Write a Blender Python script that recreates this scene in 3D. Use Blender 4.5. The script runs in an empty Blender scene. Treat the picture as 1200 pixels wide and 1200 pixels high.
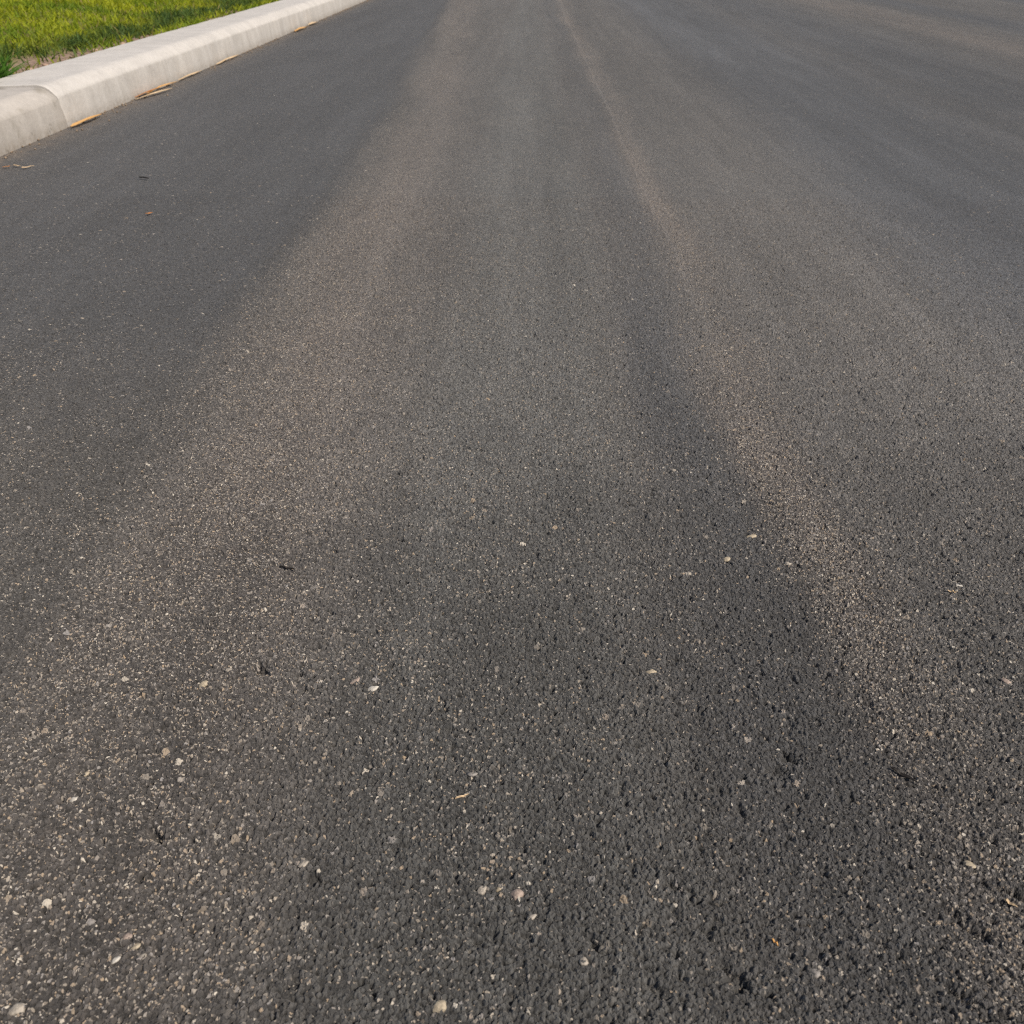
import bpy, bmesh, math, random
import numpy as np
from mathutils import Vector, Matrix, noise as mnoise

random.seed(7)
rng = np.random.default_rng(7)
S = bpy.context.scene
COL = S.collection

# ------------------------------------------------------------------ camera
cam_d = bpy.data.cameras.new('camera')
cam = bpy.data.objects.new('camera', cam_d)
COL.objects.link(cam)
CAM_H = 0.60
PITCH = math.atan(680 / 1000)
YAW = math.radians(0.853)
cam.location = (0, 0, CAM_H)
cam.rotation_euler = (math.pi / 2 - PITCH, 0, YAW)
cam_d.sensor_width = 36
cam_d.lens = 30
cam_d.clip_start = 0.02
cam_d.clip_end = 2000
cam_d.dof.use_dof = True
cam_d.dof.focus_distance = 0.98
cam_d.dof.aperture_fstop = 13
S.camera = cam

# ------------------------------------------------------------------ light
SUN_EL, SUN_AZ = math.radians(49), math.radians(121)   # azimuth clockwise from +Y (the view direction)
W = bpy.data.worlds.new('World')
S.world = W
W.use_nodes = True
wn = W.node_tree.nodes
bg = wn['Background']
sky = wn.new('ShaderNodeTexSky')
sky.sky_type = 'NISHITA'
sky.sun_disc = False
sky.sun_elevation = SUN_EL
sky.sun_rotation = SUN_AZ
sky.altitude = 100
sky.dust_density = 2.0
W.node_tree.links.new(sky.outputs[0], bg.inputs[0])
bg.inputs[1].default_value = 0.095
sun_d = bpy.data.lights.new('sun', 'SUN')
sun_d.energy = 4.1
sun_d.angle = math.radians(0.5)
sun_d.color = (1.0, 0.925, 0.82)
sun = bpy.data.objects.new('sun', sun_d)
COL.objects.link(sun)
sdir = Vector((math.cos(SUN_EL) * math.sin(SUN_AZ), math.cos(SUN_EL) * math.cos(SUN_AZ), math.sin(SUN_EL)))
sun.rotation_euler = sdir.to_track_quat('Z', 'Y').to_euler()
sun.location = sdir * 20
S.view_settings.view_transform = 'Standard'
S.view_settings.look = 'None'
S.view_settings.exposure = 0.0
S.view_settings.gamma = 1.0
S.view_settings.use_curve_mapping = False
S.cycles.use_denoising = False
S.cycles.pixel_filter_type = 'BLACKMAN_HARRIS'
S.cycles.filter_width = 1.1
S.cycles.max_bounces = 5
S.cycles.sample_clamp_direct = 6
S.cycles.sample_clamp_indirect = 3


# ------------------------------------------------------------------ node helpers
class NT:
    def __init__(self, name):
        self.m = bpy.data.materials.new(name)
        self.m.use_nodes = True
        self.t = self.m.node_tree
        self.t.nodes.clear()

    def n(self, kind, **kw):
        nd = self.t.nodes.new(kind)
        for k, v in kw.items():
            setattr(nd, k, v)
        return nd

    def set(self, sock, v):
        if hasattr(v, 'is_output'):
            self.t.links.new(v, sock)
        elif v is not None:
            sock.default_value = v

    def math(self, op, a, b=None, c=None, clamp=False):
        nd = self.n('ShaderNodeMath', operation=op, use_clamp=clamp)
        for i, v in enumerate((a, b, c)):
            self.set(nd.inputs[i], v)
        return nd.outputs[0]

    def add(self, a, b): return self.math('ADD', a, b)
    def sub(self, a, b): return self.math('SUBTRACT', a, b)
    def mul(self, a, b): return self.math('MULTIPLY', a, b)

    def step(self, v, lo, hi, a=0.0, b=1.0):
        nd = self.n('ShaderNodeMapRange', interpolation_type='SMOOTHSTEP')
        for s, x in zip(nd.inputs[:5], (v, lo, hi, a, b)):
            self.set(s, x)
        return nd.outputs[0]

    def lin(self, v, lo, hi, a, b):
        nd = self.n('ShaderNodeMapRange')
        for s, x in zip(nd.inputs[:5], (v, lo, hi, a, b)):
            self.set(s, x)
        return nd.outputs[0]

    def mix(self, f, a, b):
        nd = self.n('ShaderNodeMix', data_type='RGBA')
        self.set(nd.inputs[0], f)
        self.set(nd.inputs[6], a)
        self.set(nd.inputs[7], b)
        return nd.outputs[2]

    def cmul(self, col, f):
        nd = self.n('ShaderNodeVectorMath', operation='SCALE')
        self.set(nd.inputs[0], col)
        self.set(nd.inputs[3], f)
        return nd.outputs[0]

    def noise(self, vec, scale, detail=2.0, rough=0.5, dim='2D'):
        nd = self.n('ShaderNodeTexNoise', noise_dimensions=dim)
        self.set(nd.inputs['Vector'], vec)
        nd.inputs['Scale'].default_value = scale
        nd.inputs['Detail'].default_value = detail
        nd.inputs['Roughness'].default_value = rough
        return nd

    def voro(self, vec, scale, feature='F1', dim='2D'):
        nd = self.n('ShaderNodeTexVoronoi', voronoi_dimensions=dim, feature=feature)
        self.set(nd.inputs['Vector'], vec)
        nd.inputs['Scale'].default_value = scale
        return nd

    def sep(self, col):
        nd = self.n('ShaderNodeSeparateColor')
        self.set(nd.inputs[0], col)
        return nd.outputs

    def bsdf(self, color, rough=0.85, spec=0.35, normal=None):
        b = self.n('ShaderNodeBsdfPrincipled')
        self.set(b.inputs['Base Color'], color)
        self.set(b.inputs['Roughness'], rough)
        self.set(b.inputs['Specular IOR Level'], spec)
        if normal is not None:
            self.set(b.inputs['Normal'], normal)
        return b

    def out(self, shader, disp=None):
        o = self.n('ShaderNodeOutputMaterial')
        self.t.links.new(shader, o.inputs['Surface'])
        if disp is not None:
            self.t.links.new(disp, o.inputs['Displacement'])
        return self.m

    def bump(self, h, strength=1.0, dist=1.0):
        b = self.n('ShaderNodeBump')
        b.inputs['Strength'].default_value = strength
        b.inputs['Distance'].default_value = dist
        self.set(b.inputs['Height'], h)
        return b.outputs[0]


# ------------------------------------------------------------------ materials
def asphalt(name, method):
    t = NT(name)
    pos = t.n('ShaderNodeNewGeometry').outputs['Position']
    sx = t.n('ShaderNodeSeparateXYZ')
    t.set(sx.inputs[0], pos)
    flat = t.n('ShaderNodeCombineXYZ')
    t.set(flat.inputs[0], sx.outputs[0])
    t.set(flat.inputs[1], sx.outputs[1])
    P = flat.outputs[0]
    X, Y = sx.outputs[0], sx.outputs[1]
    # crooked stone outlines
    wn_ = t.noise(P, 330, 1.0)
    w0 = t.n('ShaderNodeVectorMath', operation='SUBTRACT')
    t.set(w0.inputs[0], wn_.outputs['Color'])
    w0.inputs[1].default_value = (.5, .5, .5)
    w1 = t.n('ShaderNodeVectorMath', operation='SCALE')
    t.set(w1.inputs[0], w0.outputs[0])
    w1.inputs[3].default_value = .0032
    w2 = t.n('ShaderNodeVectorMath', operation='ADD')
    t.set(w2.inputs[0], P)
    t.set(w2.inputs[1], w1.outputs[0])
    PW = w2.outputs[0]
    vA, vB, vC = t.voro(PW, 285), t.voro(PW, 540), t.voro(PW, 128)
    cA, cB, cC = t.sep(vA.outputs['Color']), t.sep(vB.outputs['Color']), t.sep(vC.outputs['Color'])
    dA, dB, dC = vA.outputs['Distance'], vB.outputs['Distance'], vC.outputs['Distance']

    # lengthwise bands left by the paver and the traffic
    st = t.n('ShaderNodeVectorMath', operation='MULTIPLY')
    t.set(st.inputs[0], P)
    st.inputs[1].default_value = (1.0, .22, 1.0)
    PS = st.outputs[0]
    st2 = t.n('ShaderNodeVectorMath', operation='MULTIPLY_ADD')
    t.set(st2.inputs[0], t.noise(P, 2.6, 2.0).outputs['Color'])
    st2.inputs[1].default_value = (.05, 0, 0)
    st3 = t.n('ShaderNodeVectorMath', operation='MULTIPLY_ADD')
    t.set(st3.inputs[0], P)
    st3.inputs[1].default_value = (1.0, .06, 1.0)
    st3.inputs[2].default_value = (7.37, 3.43, 0)
    t.set(st2.inputs[2], st3.outputs[0])
    PL = st2.outputs[0]
    wob = t.mul(t.sub(t.noise(PS, 3.0, 3.0).outputs[0], .5), .16)
    XW = t.add(X, wob)
    patch = t.noise(PS, 3.2, 4.0, .6).outputs[0]          # slow patches drawn out along the road
    patch2 = t.noise(P, 5.5, 3.0, .55).outputs[0]
    streak = t.noise(PL, 16.0, 4.0, .6).outputs[0]        # fine lengthwise streaks

    def band(c, w, soft):
        d = t.math('ABSOLUTE', t.sub(XW, c))
        return t.step(d, w + soft, max(w - soft, 0.0), 0.0, 1.0)

    drift = t.mul(t.math('MAXIMUM', t.sub(Y, 2.0), 0.0), .036)   # the left track bends away slightly
    X0 = XW
    XW = t.add(X0, drift)
    tanL = band(-.34, .115, .10)
    blueL = t.mul(t.step(XW, -.46, -.58), t.step(Y, .85, 1.7))
    lane_edge = t.lin(Y, .7, 1.6, -.62, -.55)
    lane_falloff = t.step(XW, t.add(lane_edge, t.lin(Y, .7, 1.6, .34, .11)), lane_edge)
    XW = X0
    brk = t.noise(PS, 7.0, 3.0, .6).outputs[0]              # breaks the tracks into worn and less worn stretches
    tanS = t.mul(band(.352, .030, .065), t.lin(brk, .36, .60, .25, 1.05))
    tanR = t.math('MAXIMUM', tanS, band(3.05, .2, .25))
    darkR = t.mul(t.mul(band(.235, .02, .10), t.lin(patch, .38, .60, .40, 1.0)), t.step(Y, 6.0, 1.6, .45, 1.0))
    blueR = t.mul(band(1.25, .36, .22), t.step(Y, .9, 1.7))
    blueF = t.math('MAXIMUM', band(2.1, .35, .4), t.math('MAXIMUM', band(3.75, .18, .2), t.step(XW, 4.95, 5.05)))
    blue = t.math('MINIMUM', t.add(t.add(blueL, blueR), t.add(t.mul(darkR, .7), t.mul(blueF, .8))), 1.0)
    seam = t.mul(t.step(t.math('ABSOLUTE', t.sub(t.add(X, t.mul(wob, .25)), .335)), .008, .002), t.step(Y, .9, 2.2))
    seam = t.math('MAXIMUM', seam, t.mul(t.step(t.math('ABSOLUTE', t.sub(X, 4.9)), .10, .03), .8))
    dirt = t.mul(t.step(X, -1.45, -1.72), t.lin(patch2, .3, .65, .5, 1.0))
    tan = t.math('MINIMUM', t.add(t.mul(tanL, .8), t.add(t.mul(tanR, .9), t.mul(dirt, .6))), 1.0)
    tan = t.mul(tan, t.lin(patch, .3, .65, .45, 1.15))

    # share of bare stones
    share = t.add(t.add(t.mul(tan, .16), t.mul(tanS, .07)), t.mul(t.lin(patch2, .35, .7, .3, 1.0), .085))
    share = t.mul(share, t.sub(1.0, t.mul(blue, .75)))
    lim = t.sub(1.0, share)
    pickA = t.mul(t.step(cA[0], t.sub(lim, .02), t.add(lim, .01)), t.step(dA, .46, .28))
    limB = t.sub(1.0, t.mul(share, 1.7))
    pickB = t.mul(t.step(cB[0], t.sub(limB, .02), t.add(limB, .01)), t.step(dB, .46, .26))
    limC = t.sub(1.0, t.mul(share, .025))
    pickC = t.mul(t.step(cC[0], t.sub(limC, .01), limC), t.step(dC, .44, .38))

    def stone_col(c):
        r = t.n('ShaderNodeValToRGB')
        t.set(r.inputs[0], c)
        e = r.color_ramp.elements
        e[0].position, e[0].color = 0.0, (.17, .15, .13, 1)
        e[1].position, e[1].color = 1.0, (.58, .52, .43, 1)
        for p, col in ((.35, (.28, .24, .195, 1)), (.55, (.37, .275, .18, 1)), (.72, (.27, .25, .235, 1)), (.88, (.38, .32, .25, 1))):
            k = e.new(p)
            k.color = col
        return r.outputs[0]

    base = t.lin(t.add(t.mul(cA[1], .55), t.mul(cB[1], .45)), .15, .85, .048, .153)
    base = t.mul(base, t.lin(cC[1], 0, 1, .84, 1.16))
    base = t.mul(base, t.lin(streak, .3, .7, .87, 1.13))
    base = t.mul(base, t.lin(patch, .3, .7, .94, 1.06))
    # blacker strip along the kerb; paler worn strip to the right of the centre
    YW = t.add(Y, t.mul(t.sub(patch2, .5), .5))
    lane_falloff = t.math('MAXIMUM', lane_falloff, t.mul(t.step(YW, 1.25, .55), t.lin(patch, .3, .7, .72, .92)))  # darker round the viewer: lens falloff and near shading painted into the asphalt tone
    worn = t.mul(band(.66, .26, .20), t.mul(t.step(YW, .75, 1.4), t.step(YW, 5.0, 2.4)))
    base = t.mul(base, t.sub(1.0, t.mul(lane_falloff, .47)))
    base = t.mul(base, t.add(1.0, t.mul(worn, .30)))
    base = t.mul(base, t.sub(1.0, t.mul(t.math('MAXIMUM', blueR, t.mul(blueF, .8)), .12)))
    base = t.mul(base, t.sub(1.0, t.mul(darkR, .20)))
    base = t.mul(base, t.add(1.0, t.mul(t.mul(band(.0, .15, .10), t.step(Y, .8, 1.3)), .13)))
    blot = t.step(t.noise(PS, 1.7, 4.0, .62).outputs[0], .42, .62)
    base = t.mul(base, t.sub(1.0, t.mul(t.mul(blue, blot), .20)))
    far_streak = t.noise(PL, 5.0, 3.0, .55).outputs[0]
    base = t.mul(base, t.lin(far_streak, .3, .7, .86, 1.14))
    base = t.mul(base, t.sub(1.0, t.mul(t.mul(tan, t.step(Y, 1.8, .9)), .16)))
    hole = t.mul(t.step(cB[0], .13, .10), t.step(dB, .62, .40))
    base = t.mul(base, t.sub(1.0, t.mul(hole, .45)))  # bitumen in the holes, with their shade painted into the colour
    base = t.add(base, t.mul(seam, .035))
    gaps = t.step(dA, .52, .80)
    base = t.mul(base, t.sub(1.0, t.mul(gaps, .55)))      # bitumen between the stones, darkened further with painted gap shade
    tint = t.mix(blue, (1.03, .95, .865, 1), (.925, .94, .985, 1))
    grey = t.step(t.math('ABSOLUTE', XW), .20, .06)
    tint = t.mix(t.mul(grey, .7), tint, (1.0, .985, .92, 1))
    tint = t.mix(tan, tint, (1.11, .94, .83, 1))
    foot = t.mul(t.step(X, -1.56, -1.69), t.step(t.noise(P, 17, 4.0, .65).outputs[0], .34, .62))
    col = t.cmul(tint, base)
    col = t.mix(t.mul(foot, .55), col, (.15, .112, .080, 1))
    col = t.mix(pickB, col, stone_col(cB[2]))
    col = t.mix(pickA, col, stone_col(cA[2]))
    col = t.mix(pickC, col, stone_col(cC[2]))

    # relief in metres
    def dome(d, r, amp, rand):
        v = t.math('MAXIMUM', t.sub(1.0, t.math('POWER', t.math('DIVIDE', d, r), 2.0)), 0.0)
        return t.mul(t.mul(v, amp), t.lin(rand, 0, 1, .35, 1.0))
    h = t.add(dome(dA, .72, .0034, cA[1]), dome(dB, .70, .0015, cB[1]))
    h = t.add(h, t.mul(dome(dC, .55, .0024, cC[1]), t.step(cC[0], .80, .84)))
    h = t.sub(h, t.mul(hole, .0016))
    pits = t.noise(P, 75, 2.0, .6).outputs[0]
    h = t.sub(h, t.mul(t.step(pits, .60, .74), .0034))
    h = t.add(h, t.mul(t.sub(t.noise(P, 22, 2.0).outputs[0], .5), .003))
    h = t.mul(h, t.sub(1.0, t.mul(t.math('MINIMUM', t.add(blueL, blueR), 1.0), .3)))
    disp = t.n('ShaderNodeDisplacement')
    t.set(disp.inputs['Height'], h)
    disp.inputs['Midlevel'].default_value = 0.0
    disp.inputs['Scale'].default_value = 1.0
    b = t.bsdf(col, .72, .4)
    b.inputs['Diffuse Roughness'].default_value = .6
    b.inputs['Sheen Weight'].default_value = .14
    b.inputs['Sheen Roughness'].default_value = .6
    b.inputs['Sheen Tint'].default_value = (1, .93, .85, 1)
    m = t.out(b.outputs[0], disp.outputs[0])
    m.displacement_method = method
    return m


def concrete(name, tone, dirtiness):
    t = NT(name)
    tc = t.n('ShaderNodeNewGeometry').outputs['Position']
    n1 = t.noise(tc, 7, 5, .62, '3D').outputs[0]
    n2 = t.noise(tc, 60, 3, .6, '3D').outputs[0]
    n3 = t.noise(tc, 480, 2, .6, '3D').outputs[0]
    st = t.n('ShaderNodeVectorMath', operation='MULTIPLY')
    t.set(st.inputs[0], tc)
    st.inputs[1].default_value = (4, 9, 2.2)
    n4 = t.noise(st.outputs[0], 1.0, 3, .6, '3D').outputs[0]
    sx = t.n('ShaderNodeSeparateXYZ')
    t.set(sx.inputs[0], tc)
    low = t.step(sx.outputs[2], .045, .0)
    v = t.mul(t.lin(n1, .3, .7, .86, 1.08), t.lin(n2, .3, .7, .93, 1.06))
    v = t.mul(v, t.lin(n3, .3, .7, .97, 1.02))
    v = t.mul(v, t.lin(n4, .3, .7, .92, 1.05))
    col = t.cmul((tone[0], tone[1], tone[2]), v)
    grime = t.mul(t.step(n1, .50, .72), dirtiness)
    col = t.mix(grime, col, (.22, .195, .155, 1))
    dn = t.n('ShaderNodeVectorMath', operation='MULTIPLY')
    t.set(dn.inputs[0], tc)
    dn.inputs[1].default_value = (3, 9, 1.2)
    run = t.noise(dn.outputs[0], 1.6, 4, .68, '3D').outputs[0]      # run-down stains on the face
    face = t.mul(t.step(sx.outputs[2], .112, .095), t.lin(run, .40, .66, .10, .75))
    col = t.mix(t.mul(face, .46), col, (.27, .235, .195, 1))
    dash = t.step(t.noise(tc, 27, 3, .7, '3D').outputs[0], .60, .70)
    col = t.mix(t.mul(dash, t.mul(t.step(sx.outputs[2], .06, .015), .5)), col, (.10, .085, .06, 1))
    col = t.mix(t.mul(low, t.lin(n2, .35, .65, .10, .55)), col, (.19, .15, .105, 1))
    spots = t.step(t.noise(tc, 210, 1, .5, '3D').outputs[0], .70, .76)
    col = t.mix(t.mul(spots, .4), col, (.15, .13, .11, 1))
    nb = t.bump(t.add(t.mul(n3, .0003), t.mul(n2, .0012)), 1.0, 1.0)
    return t.out(t.bsdf(col, .88, .25, nb).outputs[0])


def simple(name, c1, c2, scale=60, rough=.85, bump=.002, detail=4, spec=.3, dim='3D'):
    t = NT(name)
    tc = t.n('ShaderNodeTexCoord').outputs['Object']
    n = t.noise(tc, scale, detail, .6, dim).outputs[0]
    col = t.mix(t.step(n, .3, .7), (*c1, 1), (*c2, 1))
    nb = t.bump(n, 1.0, bump)
    return t.out(t.bsdf(col, rough, spec, nb).outputs[0])


def grass_mat():
    t = NT('grass_blades')
    a = t.n('ShaderNodeAttribute', attribute_name='tint').outputs['Color']
    b = t.bsdf(a, .6, .2)
    tr = t.n('ShaderNodeBsdfTranslucent')
    t.set(tr.inputs[0], a)
    mx = t.n('ShaderNodeMixShader')
    mx.inputs[0].default_value = .35
    t.set(mx.inputs[1], b.outputs[0])
    t.set(mx.inputs[2], tr.outputs[0])
    return t.out(mx.outputs[0])


def straw_mat(name, c1, c2):
    t = NT(name)
    tc = t.n('ShaderNodeTexCoord').outputs['Object']
    st = t.n('ShaderNodeVectorMath', operation='MULTIPLY')
    t.set(st.inputs[0], tc)
    st.inputs[1].default_value = (14, 500, 500)
    n = t.noise(st.outputs[0], 1.0, 3, .6, '3D').outputs[0]
    col = t.mix(t.step(n, .3, .7), (*c1, 1), (*c2, 1))
    return t.out(t.bsdf(col, .6, .35, t.bump(n, .6, .001)).outputs[0])


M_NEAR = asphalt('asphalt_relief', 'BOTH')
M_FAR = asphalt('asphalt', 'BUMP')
M_CURB = concrete('concrete_clean', (.58, .54, .492), .22)
M_CURB_OLD = concrete('concrete_worn', (.50, .455, .405), .75)
M_GRASS = grass_mat()
def soil_mat():
    t = NT('lawn_soil')
    tc = t.n('ShaderNodeNewGeometry').outputs['Position']
    n = t.noise(tc, 45, 4, .6, '3D').outputs[0]
    n2 = t.noise(tc, 6, 3, .6, '3D').outputs[0]
    sx = t.n('ShaderNodeSeparateXYZ')
    t.set(sx.inputs[0], tc)
    earth = t.mix(t.step(n, .3, .7), (.19, .125, .088, 1), (.35, .25, .185, 1))
    thatch = t.mix(t.step(n, .3, .7), (.10, .12, .02, 1), (.24, .23, .06, 1))      # clippings between the blades
    f = t.step(t.add(sx.outputs[0], t.mul(t.sub(n2, .5), .35)), -2.15, -2.34)
    col = t.mix(f, earth, thatch)
    return t.out(t.bsdf(col, .95, .2, t.bump(n, 1.0, .006)).outputs[0])


M_SOIL = soil_mat()
M_GRIT = simple('brown_grit', (.17, .125, .09), (.34, .26, .185), 160, .95, .002)
M_LAND = simple('far_lawn', (.10, .135, .014), (.20, .215, .02), 9, .95, .02)
M_STRAW = straw_mat('golden_straw', (.50, .25, .07), (.68, .42, .17))
M_STRAW2 = straw_mat('pale_straw', (.52, .36, .20), (.66, .50, .32))
M_STRAW3 = straw_mat('rusty_straw', (.42, .16, .05), (.58, .28, .10))
M_TWIG = straw_mat('dark_twig', (.018, .014, .011), (.035, .027, .020))
M_CLOD = simple('clod_earth', (.30, .19, .13), (.44, .31, .23), 130, .95, .003)


def stone_mat(name, c):
    c2 = tuple(min(1, v * 1.35) for v in c)
    c1 = tuple(v * .72 for v in c)
    return simple(name, c1, c2, 330, .75, .0008)


STONE = {k: stone_mat('stone_' + k, v) for k, v in {
    'pale': (.34, .295, .24), 'cream': (.37, .305, .215), 'pink': (.31, .24, .195), 'grey': (.25, .225, .20),
    'white': (.45, .41, .35)}.items()}


# ------------------------------------------------------------------ mesh helpers
def link_mesh(name, me, mat, parent=None, smooth=True):
    o = bpy.data.objects.new(name, me)
    COL.objects.link(o)
    if mat and not me.materials:
        me.materials.append(mat)
    if smooth:
        me.polygons.foreach_set('use_smooth', np.ones(len(me.polygons), dtype=bool))
    if parent:
        o.parent = parent
    return o


def np_mesh(name, verts, faces):
    """verts (n,3), faces (m,k) with equal k"""
    me = bpy.data.meshes.new(name)
    v = np.asarray(verts, dtype=np.float32)
    f = np.asarray(faces, dtype=np.int32)
    k = f.shape[1]
    me.vertices.add(len(v))
    me.vertices.foreach_set('co', v.ravel())
    me.loops.add(f.size)
    me.loops.foreach_set('vertex_index', f.ravel())
    me.polygons.add(len(f))
    me.polygons.foreach_set('loop_start', np.arange(0, f.size, k, dtype=np.int32))
    me.update(calc_edges=True)
    return me


def grid_faces(nr, nc):
    i = np.arange(nr - 1)[:, None] * nc + np.arange(nc - 1)[None, :]
    i = i.ravel()
    return np.stack([i, i + 1, i + nc + 1, i + nc], 1)


def tag(o, label=None, cat=None, group=None, kind=None):
    if label: o['label'] = label
    if cat: o['category'] = cat
    if group: o['group'] = group
    if kind: o['kind'] = kind
    return o


# ------------------------------------------------------------------ setting
CURB_X0, CURB_X1 = -1.695, -2.02       # foot of the face, back of the top
CURB_H = 0.141

me = np_mesh('ground', [(-400, -400, -.16), (400, -400, -.16), (400, 400, -.16), (-400, 400, -.16)], [(0, 1, 2, 3)])
tag(link_mesh('ground', me, M_LAND, smooth=False), kind='structure')

# road: fine relief close by, a plain sheet beyond
NY0, NY1 = 0.16, 2.40
rows = 890
# rows closer together near the viewer's feet, wider apart further along the road
s0, s1 = 1 / (NY0 + .41), 1 / (NY1 + .41)
ys = 1 / np.linspace(s0, s1, rows) - .41
cols = 1140
u = np.linspace(-1, 1, cols)
half = .46 + (ys - NY0) * .66
vx = u[None, :] * half[:, None]
vy = np.repeat(ys[:, None], cols, 1)
# hollows worn in the surface: (x, y, rx, ry, depth, angle)
PITS = [(-.294, .417, .0085, .005, .007, -.5), (-.288, .412, .005, .004, .006, 0), 
        (-.256, .601, .011, .005, .008, -.25), (-.217, .595, .006, .003, .005, -.2), (.237, .500, .010, .0045, .007, -.7),
        (.222, .485, .010, .007, .004, -.6), (.377, .372, .016, .004, .009, -.5),
        (.117, .377, .007, .004, .005, -.5), (.149, .308, .012, .006, .005, -.9), (.321, .357, .010, .004, .005, -.7),
        (.329, .345, .012, .005, .006, -.5), (.214, .322, .008, .004, .005, -.8), (.054, .331, .009, .003, .006, -.9),
        (-.030, .332, .006, .004, .005, 0), (-.154, .379, .010, .004, .005, -.2), (-.043, .474, .007, .003, .005, -.2),
        (.094, .30, .009, .004, .005, -.8), (.106, .63, .007, .003, .005, -1.1), (.30, .30, .012, .005, .006, -.8)]
vz = np.zeros_like(vx)
for (px, py, rx, ry, dp, an) in PITS:
    c, s = math.cos(an), math.sin(an)
    dx, dy = vx - px, vy - py
    q = ((dx * c + dy * s) / rx) ** 2 + ((-dx * s + dy * c) / ry) ** 2
    vz -= dp * np.exp(-q * q * .9)
road_me = np_mesh('road_relief', np.stack([vx, vy, vz], -1).reshape(-1, 3), grid_faces(rows, cols))

# sheet: a frame round the fine patch (butted to its edges) reaching out to both sides and far ahead
L0, L1 = half[0], half[-1]
RX, LX, YB, YF = 14.0, CURB_X0 - .05, -6.0, 120.0
LAP, ZL = .03, -.0004                     # the sheet runs a little way under the rough patch
vs = [(-L0 + LAP, NY0 + LAP, ZL), (L0 - LAP, NY0 + LAP, ZL), (L1 - LAP, NY1 - LAP, ZL), (-L1 + LAP, NY1 - LAP, ZL),
      (LX, YB, 0), (RX, YB, 0), (RX, YF, 0), (LX, YF, 0),
      (LX, NY0, 0), (RX, NY0, 0), (LX, NY1, 0), (RX, NY1, 0)]
me = bpy.data.meshes.new('road')
me.from_pydata(vs, [], [(4, 5, 9, 1, 0, 8), (8, 0, 3, 10), (1, 9, 11, 2), (10, 3, 2, 11, 6, 7)])
me.update()
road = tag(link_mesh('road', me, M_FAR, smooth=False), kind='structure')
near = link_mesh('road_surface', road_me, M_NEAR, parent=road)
tag(near, kind='stuff')


# ------------------------------------------------------------------ kerb
def curb_profile(inset=0.0, drop=0.0):
    """outline across the kerb, from the foot of the face up and over to the back"""
    x0, H = CURB_X0, CURB_H - drop
    i1 = inset                                   # the older length is worn rounder along its edge
    pts = [(x0, -.10), (x0, 0.0), (x0 - .005, .05), (x0 - .010, H - .042 - i1), (x0 - .0115, H - .037 - i1), (x0 - .0155, H - .0315 - i1)]
    pts += [(x0 - .026, H - .0215 - i1 * 1.1), (x0 - .038, H - .0120 - i1), (x0 - .049, H - .0055 - i1 * .6), (x0 - .060, H - .0018), (x0 - .070, H - .0004)]
    pts += [(x0 - .085, H), (x0 - .20, H - .002), (CURB_X1 + .012, H - .004), (CURB_X1, H - .014), (CURB_X1, -.10)]
    return pts


def curb_section(y0, y1, mat, parent, inset=0.0, drop=0.0, step=.03, seed=0):
    prof = curb_profile(inset, drop)
    n = max(2, int((y1 - y0) / step))
    ysec = [y0, y0 + .004] + [y0 + .004 + (y1 - y0 - .008) * i / n for i in range(1, n)] + [y1 - .004, y1]
    vs, k = [], len(prof)
    cxm = (CURB_X0 + CURB_X1) / 2
    for j, y in enumerate(ysec):
        end = j in (0, len(ysec) - 1)
        for (x, z) in prof:
            w = mnoise.noise(Vector((x * 5 + seed, y * 3.1, z * 5))) * .0026 + mnoise.noise(Vector((x * 25, y * 17 + seed, z * 25))) * .0018 + mnoise.noise(Vector((x * 70, y * 55 + seed, z * 70))) * .0009
            xx, zz = x + w * .8, z + (w if z > .02 else 0)
            if end:
                xx += (cxm - xx) * .008
                zz -= .0015 if z > .02 else 0
            vs.append((xx, y, zz))
    fs = []
    for j in range(len(ysec) - 1):
        for i in range(k - 1):
            a = j * k + i
            fs.append((a, a + 1, a + k + 1, a + k))
    fs.append(tuple(range(k)))
    fs.append(tuple(reversed(range((len(ysec) - 1) * k, len(ysec) * k))))
    me = bpy.data.meshes.new('curb_section')
    me.from_pydata(vs, [], fs)
    bm = bmesh.new()
    bm.from_mesh(me)
    bmesh.ops.recalc_face_normals(bm, faces=bm.faces)
    bm.to_mesh(me)
    bm.free()
    me.materials.append(mat)
    o = link_mesh('curb_section', me, mat, parent)
    me.set_sharp_from_angle(angle=math.radians(35))
    return o


curb = bpy.data.objects.new('concrete_curb', None)
COL.objects.link(curb)
curb.location = (CURB_X0, 3.4, 0)
tag(curb, 'pale rounded concrete curb between the lawn and the dark road', 'curb')
JOINT = 3.40
bpy.context.view_layer.update()
inv = curb.matrix_world.inverted()
secs = [(-3.0, .35, M_CURB, 0, 0), (.353, JOINT - .002, M_CURB_OLD, .004, .0065)]
y = JOINT
while y < 40:
    secs.append((y, y + 9.15 - .004, M_CURB, 0, 0))
    y += 9.15
for i, (a, b, m, ins, dr) in enumerate(secs):
    o = curb_section(a, b, m, curb, ins, dr, (.025 if b < 14 else .5), i * 3.7)
    o.matrix_parent_inverse = inv
    if m is M_CURB_OLD:
        o['label'] = 'duller stained length of curb before the joint'

# ------------------------------------------------------------------ lawn
gx = np.concatenate([[CURB_X1 + .004, CURB_X1 - .03], np.linspace(CURB_X1 - .1, -7, 60)])
gy = np.linspace(-2, 16, 200)
GX, GY = np.meshgrid(gx, gy)


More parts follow.
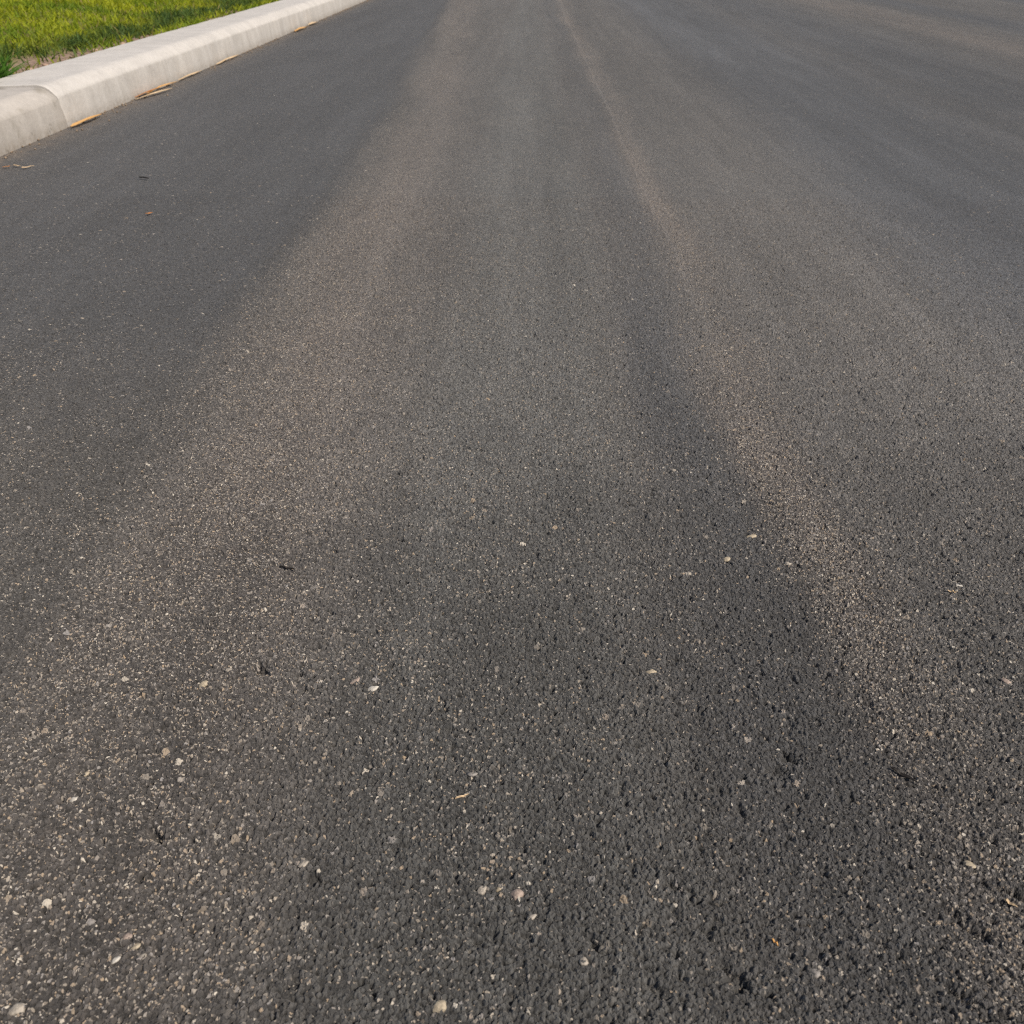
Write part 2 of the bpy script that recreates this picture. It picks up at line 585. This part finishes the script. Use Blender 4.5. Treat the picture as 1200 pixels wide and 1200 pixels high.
def lawn_z(x, y):
    d = np.clip(CURB_X1 - x, 0, 10)
    return CURB_H - .024 + .022 * np.sin(x * 3.1 + y * .8) * np.clip(d, 0, 1) + .018 * np.sin(x * 1.3 - y * 1.9) * np.clip(d, 0, 1) + .035 * np.clip(d - .1, 0, 1)


GZ = lawn_z(GX, GY)
me = np_mesh('soil', np.stack([GX, GY, GZ], -1).reshape(-1, 3), grid_faces(len(gy), len(gx)))
tag(link_mesh('soil', me, M_SOIL), kind='structure')
me = np_mesh('lawn', [(-300, -300, .10), (CURB_X1 + .002, -300, .10), (CURB_X1 + .002, 300, .10), (-300, 300, .10)], [(0, 1, 2, 3)])
tag(link_mesh('lawn', me, M_LAND, smooth=False), kind='structure')


def vnoise(x, y, s, seed):
    return np.array([mnoise.noise(Vector((a * s, b * s, seed))) for a, b in zip(x, y)])


def make_grass():
    n = 120000
    # thicker near the kerb and near the viewer
    d = rng.random(n) ** 1.5 * 4.6
    y = .2 + rng.random(n) ** 1.1 * 13.5
    x = CURB_X1 - .005 - d
    pat = vnoise(x, y, 2.4, 3.0)
    fine = vnoise(x, y, 11.0, 9.0)
    edge = d + pat * .24 + fine * .06
    # bare gaps in the turf beside the kerb
    bare = (d + fine * .10 < .13 + .06 * pat) & (fine * .7 + pat > -.16) & ~((y < 3.8) & (y > 3.3) & (d > .0) & (d < .26) & (fine < .35))
    strip = np.clip(1.1 - np.abs(edge - .24) / (.24 + .16 * fine), 0, 1)
    soilpatch = (((y - 4.05) / .35) ** 2 + ((d - .06) / (.20 + .1 * fine)) ** 2 < 1) | (((y - 4.75) / .42) ** 2 + ((d - .0) / (.10 + .08 * fine)) ** 2 < 1)
    tuft = ((y - 3.55) / .30) ** 2 + ((d - .13) / (.15 + .05 * fine)) ** 2 < 1
    bare = (bare | soilpatch) & ~tuft
    keep = ~bare | (rng.random(n) < .10)
    x, y, d, pat, fine, strip, tuft = (q[keep] for q in (x, y, d, pat, fine, strip, tuft))
    n = len(x)
    z = lawn_z(x, y)
    L = (.028 + .026 * rng.random(n)) * (1 + .35 * strip + .4 * np.clip(fine, 0, 1))
    L[tuft] *= 1.6
    wd = (.0016 + .0016 * rng.random(n)) * (1 + y * .10)
    wd[tuft] *= 1.5
    ang = rng.random(n) * 2 * np.pi
    lean = np.abs(rng.normal(.75, .4, n))
    fd = rng.random(n) * 2 * np.pi
    hx, hy = np.cos(ang), np.sin(ang)
    lx, ly = np.cos(fd), np.sin(fd)
    V = np.zeros((n, 7, 3), np.float32)
    for i, (tt, ww) in enumerate(((0, 1.0), (.4, .95), (.75, .7))):
        off = L * lean * tt ** 1.7
        cx, cy = x + lx * off, y + ly * off
        cz = z - .004 + L * tt * (1 - .25 * lean * tt)
        V[:, 2 * i] = np.stack([cx - hx * wd * ww, cy - hy * wd * ww, cz], 1)
        V[:, 2 * i + 1] = np.stack([cx + hx * wd * ww, cy + hy * wd * ww, cz], 1)
    off = L * lean
    V[:, 6] = np.stack([x + lx * off, y + ly * off, z + L * (1 - .25 * lean)], 1)
    base = (np.arange(n) * 7)[:, None]
    tri = np.array([[0, 1, 3], [0, 3, 2], [2, 3, 5], [2, 5, 4], [4, 5, 6]])
    F = (base[:, :, None] + tri[None]).reshape(-1, 3)
    me = np_mesh('grass', V.reshape(-1, 3), F)
    r = rng.random(n)
    yel = np.array([.37, .39, .020])
    grn = np.array([.17, .25, .020])
    drk = np.array([.075, .125, .030])
    dry = np.array([.36, .29, .11])
    k = np.clip(.60 + pat * 1.3 + rng.normal(0, .25, n), 0, 1)[:, None]
    c = grn * (1 - k) + yel * k
    sd = np.clip(strip * 1.1 - .1 + rng.normal(0, .12, n) + fine * .4 * (strip > .1), 0, 1)[:, None]
    c = c * (1 - sd) + drk * sd
    c[tuft] = np.array([.085, .19, .022]) * (.7 + .5 * rng.random((tuft.sum(), 1)))
    dm = (r < .03 + .07 * (np.abs(d + pat * .16 - .50) < .12))
    c[dm] = dry * (.6 + .5 * rng.random((dm.sum(), 1)))
    c *= (.8 + .4 * rng.random((n, 1)))
    cols_ = np.ones((n, 7, 4), np.float32)
    cols_[:, :, :3] = c[:, None, :]
    at = me.color_attributes.new('tint', 'FLOAT_COLOR', 'POINT')
    at.data.foreach_set('color', cols_.ravel())
    o = link_mesh('grass', me, M_GRASS)
    tag(o, kind='stuff')


make_grass()


# ------------------------------------------------------------------ small things
def lump(name, size, mat, seed, sub=2, rough=.22):
    bm = bmesh.new()
    bmesh.ops.create_icosphere(bm, subdivisions=sub, radius=1.0)
    for v in bm.verts:
        n1 = mnoise.noise(v.co * 1.1 + Vector((seed * 7.3, 0, 0)))
        n2 = mnoise.noise(v.co * 2.7 + Vector((0, seed * 3.1, 0)))
        v.co *= 1 + rough * n1 * 1.6 + rough * .5 * n2
        v.co.x *= size[0]
        v.co.y *= size[1]
        v.co.z *= size[2]
    me = bpy.data.meshes.new(name)
    bm.to_mesh(me)
    bm.free()
    return link_mesh(name, me, mat)


# pebbles bedded in the asphalt: x, y, half length, half width, turn, stone, label
PEBBLES = [
    (-.002, .369, .0052, .0048, 0.4, 'pink', 'round pinkish grey pebble, largest one just left of the bottom centre'),
    (-.053, .287, .0052, .0046, 1.0, 'cream', 'knobbly cream pebble at the very bottom edge below the round pinkish one'),
    (-.337, .281, .0058, .0040, 0.5, 'pale', 'large pale oval pebble in the bottom left corner'),
    (-.273, .325, .0040, .0026, 0.5, 'cream', 'cream oblong pebble at upper right in the cluster near the bottom left corner'),
    (-.282, .332, .0034, .0028, 0.2, 'pink', 'dull pinkish pebble at the top of the cluster near the bottom left corner'),
    (-.284, .315, .0034, .0024, 0.7, 'white', 'small white pebble at lower left in the cluster near the bottom left corner'),
    (-.265, .318, .0030, .0024, 0.0, 'pale', 'small pale pebble at lower right in the cluster near the bottom left corner'),
    (-.305, .581, .0060, .0034, 0.9, 'cream', 'cream oval pebble below left of the short dark hole on the left side'),
    (-.285, .600, .0048, .0026, 0.1, 'pale', 'flat pale chip just left of the short dark hole on the left side'),
    (-.160, .587, .0055, .0028, 0.8, 'pink', 'slanted pinkish chip, left one of a close pair right of the dark hole'),
    (-.142, .577, .0055, .0030, 0.3, 'white', 'bright whitish chip, right one of a close pair right of the dark hole'),
    (-.372, .448, .0034, .0026, 0.6, 'white', 'bright white pebble, lower of two near the left edge'),
    (-.373, .474, .0033, .0026, 0.3, 'cream', 'cream yellow pebble, upper of two near the left edge'),
    (.046, .319, .0035, .0033, 0.0, 'pale', 'round whitish pebble near the bottom edge right of the centre'),
    (.206, .313, .0036, .0034, 0.0, 'grey', 'round light grey pebble among black gaps near the bottom right'),
    (-.028, .372, .0042, .0034, 0.8, 'pale', 'angular pale pebble left of the round pinkish grey one'),
    (-.015, .374, .0040, .0022, 1.0, 'cream', 'slim cream pebble between the angular and the round pinkish one'),
    (.009, .351, .0040, .0022, 0.5, 'pale', 'bent pale chip just below right of the round pinkish one'),
    (-.168, .391, .0044, .0024, 0.5, 'pale', 'pale oblong pebble in the lower left beside a small hollow'),
    (-.041, .479, .0045, .0026, 0.1, 'grey', 'flat light grey pebble above the bottom centre by a short straw'),
    (.274, .832, .0065, .0030, 0.1, 'cream', 'cream chip at the top of the dark strip right of the centre'),
    (.349, .399, .0046, .0028, -.6, 'cream', 'cream oval pebble in the stony streak at lower right'),
    (.482, .742, .0055, .0030, -.3, 'white', 'whitish chip beside the small straw near the right edge'),
    (.468, .596, .0055, .0034, -.4, 'pink', 'lone pinkish pebble on plain asphalt near the right edge'),
    (.127, .604, .0055, .0026, 0.0, 'cream', 'flat cream chip beside a small hollow right of the centre'),
    (.235, .786, .0048, .0036, 0.2, 'cream', 'small roundish cream pebble in the dark strip right of the centre'),
    (.304, .779, .0044, .0034, 0.1, 'pale', 'small pale pebble right of the cream one in the dark strip'),
]
for i, (x, y, a, b, rot, kind, lab) in enumerate(PEBBLES):
    o = lump('pebble', (a * 1.0, b * 1.0, min(a, b) * .60), STONE[kind], i + 1, 2, .29)
    o.location = (x, y, .0016)
    o.rotation_euler = (random.uniform(-.2, .2), random.uniform(-.2, .2), rot)
    tag(o, lab, 'pebble', 'pale pebbles bedded in the asphalt')


def strip(name, p0, p1, w, mat, label, cat, group=None, z=.004, bow=.0, thick=.0016, lift=0.0, n=9):
    """a dry blade lying on the ground: folded, tapered, a little twisted, with thickness"""
    p0, p1 = Vector((*p0, 0)), Vector((*p1, 0))
    dr = p1 - p0
    ln = dr.length
    o_ang = math.atan2(dr.y, dr.x)
    vs, fs = [], []
    sd = ln * 37 + p0.x * 11
    for i in range(n):
        t = i / (n - 1)
        ww = w * .5 * (min(1, .35 + t * 5) * min(1, .12 + (1 - t) * 2.6))
        cy = bow * math.sin(t * math.pi) + .10 * w * mnoise.noise(Vector((t * 3, sd, 0)))
        cz = lift * math.sin(t * math.pi) + .002 * mnoise.noise(Vector((t * 4, sd, 5))) + .001
        tw = .6 * mnoise.noise(Vector((t * 2.2, sd, 9)))
        for (oy, oz) in ((-1, 0), (0, -.28), (1, 0), (1, thick / max(ww, 1e-5)), (0, thick / max(ww, 1e-5) - .28), (-1, thick / max(ww, 1e-5))):
            yy, zz = oy * ww, oz * ww
            vs.append(((t - .5) * ln, cy + yy * math.cos(tw) - zz * math.sin(tw), max(0, cz + abs(yy) * .0 + yy * math.sin(tw) + zz * math.cos(tw) + .28 * w * .5)))
    for i in range(n - 1):
        for k in range(6):
            a, b = i * 6 + k, i * 6 + (k + 1) % 6
            fs.append((a, b, b + 6, a + 6))
    fs += [tuple(range(5, -1, -1)), tuple(range((n - 1) * 6, n * 6))]
    me = bpy.data.meshes.new(name)
    me.from_pydata(vs, [], fs)
    me.update()
    o = link_mesh(name, me, mat, smooth=False)
    o.location = ((p0.x + p1.x) / 2, (p0.y + p1.y) / 2, z)
    o.rotation_euler = (0, 0, o_ang)
    return tag(o, label, cat, group)


G = 'dry straw lying along the foot of the curb'
ST = 'straw'
strip('dry_straw', (-1.672, 3.37), (-1.664, 3.62), .020, M_STRAW, 'broad golden straw lying alone against the curb, nearest to the curb joint', ST, G, bow=-.008, lift=.006)
strip('dry_straw', (-1.672, 4.00), (-1.622, 4.30), .014, M_STRAW2, 'pale golden straw splayed outward onto the road from the straw clump', ST, G, bow=-.010, lift=.004)
strip('dry_straw', (-1.684, 4.02), (-1.681, 4.34), .013, M_STRAW3, 'rusty straw pressed along the curb foot in the straw clump', ST, G, lift=.003, z=.007)
strip('dry_straw', (-1.676, 4.14), (-1.668, 4.50), .016, M_STRAW, 'golden straw at the far end of the straw clump', ST, G, lift=.004, bow=.006, z=.005)
strip('dry_straw', (-1.680, 4.56), (-1.674, 4.90), .014, M_STRAW2, 'dull brown straw by the curb just beyond the straw clump', ST, G, lift=.003)
strip('dry_straw', (-1.677, 5.16), (-1.672, 5.57), .014, M_STRAW2, 'thin faded straw by the curb midway along the road', ST, G, lift=.004)
strip('dry_straw', (-1.668, 7.00), (-1.650, 7.34), .026, M_STRAW, 'short golden straw by the curb, second farthest away', ST, G, lift=.006)
strip('dry_straw', (-1.672, 7.50), (-1.655, 7.76), .028, M_STRAW2, 'pale straw by the curb, farthest away', ST, G, lift=.006)
G2 = 'straw scraps lying on the road'
strip('dry_straw', (-1.577, 2.750), (-1.548, 2.738), .006, M_STRAW2, 'pale short straw scrap at the left edge below the curb', ST, G2, thick=.001)
strip('dry_straw', (-1.596, 2.722), (-1.580, 2.738), .006, M_STRAW3, 'small orange scrap at the left edge below the curb', ST, G2, thick=.001)
strip('dry_straw', (-1.534, 2.716), (-1.511, 2.748), .005, M_STRAW2, 'slim pale scrap on the road a little right of the orange scrap', ST, G2, thick=.001)
strip('leaf_scrap', (-.967, 2.210), (-.953, 2.222), .006, M_STRAW3, 'tiny golden leaf crumb alone on the dark asphalt at left', 'leaf', None, thick=.001)
strip('dry_straw', (-.054, .452), (-.043, .457), .0016, M_STRAW2, 'very thin pale straw above the bottom centre', ST, G2, thick=.0006, z=.0026)
strip('dry_straw', (.362, .3695), (.368, .3625), .0019, M_STRAW2, 'short straw beside the dark crack at the lower right edge', ST, G2, thick=.0008, z=.0024)
strip('dry_straw', (.465, .730), (.475, .728), .0018, M_STRAW2, 'small pale straw near the right edge beside a whitish chip', ST, G2, thick=.0008, z=.0026)
strip('dry_straw', (.181, .336), (.185, .331), .0013, M_STRAW, 'tiny golden straw among the black gaps near the bottom right', ST, G2, thick=.0008, z=.0024)
strip('dark_twig', (-1.13, 2.600), (-1.095, 2.585), .006, M_TWIG, 'tiny dark twig on the asphalt a little way out from the curb', 'twig', thick=.002)
strip('dark_twig', (-.275, .763), (-.257, .757), .0020, M_TWIG, 'short black twig lying flat on the left half of the road', 'twig', thick=.0015, z=.0026)
strip('dark_twig', (.320, .490), (.336, .474), .0024, M_TWIG, 'thin black twig in the stony streak at right', 'twig', thick=.0012, z=.0026)

# clods of earth in the gap between grass and kerb: x, y, size, label
for i, (x, y, s, sq, lab) in enumerate([
        (-2.055, 3.93, .016, .7, 'pinkish earth clod behind the curb, nearest of the row beside the green tuft'),
        (-2.075, 4.10, .012, .7, 'small pale earth clod between two bigger ones behind the curb'),
        (-2.062, 4.36, .018, .6, 'reddish earth clod behind the curb just past the curb joint'),
        (-2.060, 4.58, .017, .8, 'brown roundish earth clod behind the curb next to the reddish one'),
        (-2.063, 4.92, .016, .7, 'tan earth clod at the far end of the row behind the curb')]):
    o = lump('earth_clod', (s, s * 1.25, s * sq), M_CLOD, i + 60, 2, .3)
    o.location = (x, y, CURB_H - .022 + s * sq * .5)
    tag(o, lab, 'clod', 'earth clods between grass and curb')


# grit and crumbs swept against the foot of the kerb
def make_grit(n=1100):
    base = np.array([(1, 0, 0), (-.5, .87, 0), (-.5, -.87, 0), (0, 0, 1.0), (.2, .1, -.6)])
    tri = np.array([[0, 1, 3], [1, 2, 3], [2, 0, 3], [1, 0, 4], [2, 1, 4], [0, 2, 4]])
    x = CURB_X0 + .004 + rng.exponential(.018, n)
    y = .6 + rng.random(n) ** 1.2 * 11
    clump = vnoise(x * 0, y, 1.7, 4.0)
    k = (clump > -.08) | (rng.random(n) < .3)
    x, y = x[k], y[k]
    n = len(x)
    s = (.0016 + .0036 * rng.random(n) ** 2)[:, None, None]
    a = rng.random(n) * 6.283
    R = np.zeros((n, 3, 3))
    R[:, 0, 0] = np.cos(a); R[:, 0, 1] = -np.sin(a)
    R[:, 1, 0] = np.sin(a); R[:, 1, 1] = np.cos(a); R[:, 2, 2] = 1
    V = np.einsum('nij,kj->nki', R, base) * s * (1 + .5 * rng.random((n, 5, 3)))
    V[:, :, 0] += x[:, None]
    V[:, :, 1] += y[:, None]
    V[:, :, 2] += .002
    F = (np.arange(n)[:, None, None] * 5 + tri[None]).reshape(-1, 3)
    me = np_mesh('grit', V.reshape(-1, 3), F)
    o = link_mesh('grit', me, M_GRIT, smooth=False)
    tag(o, kind='stuff')


make_grit()
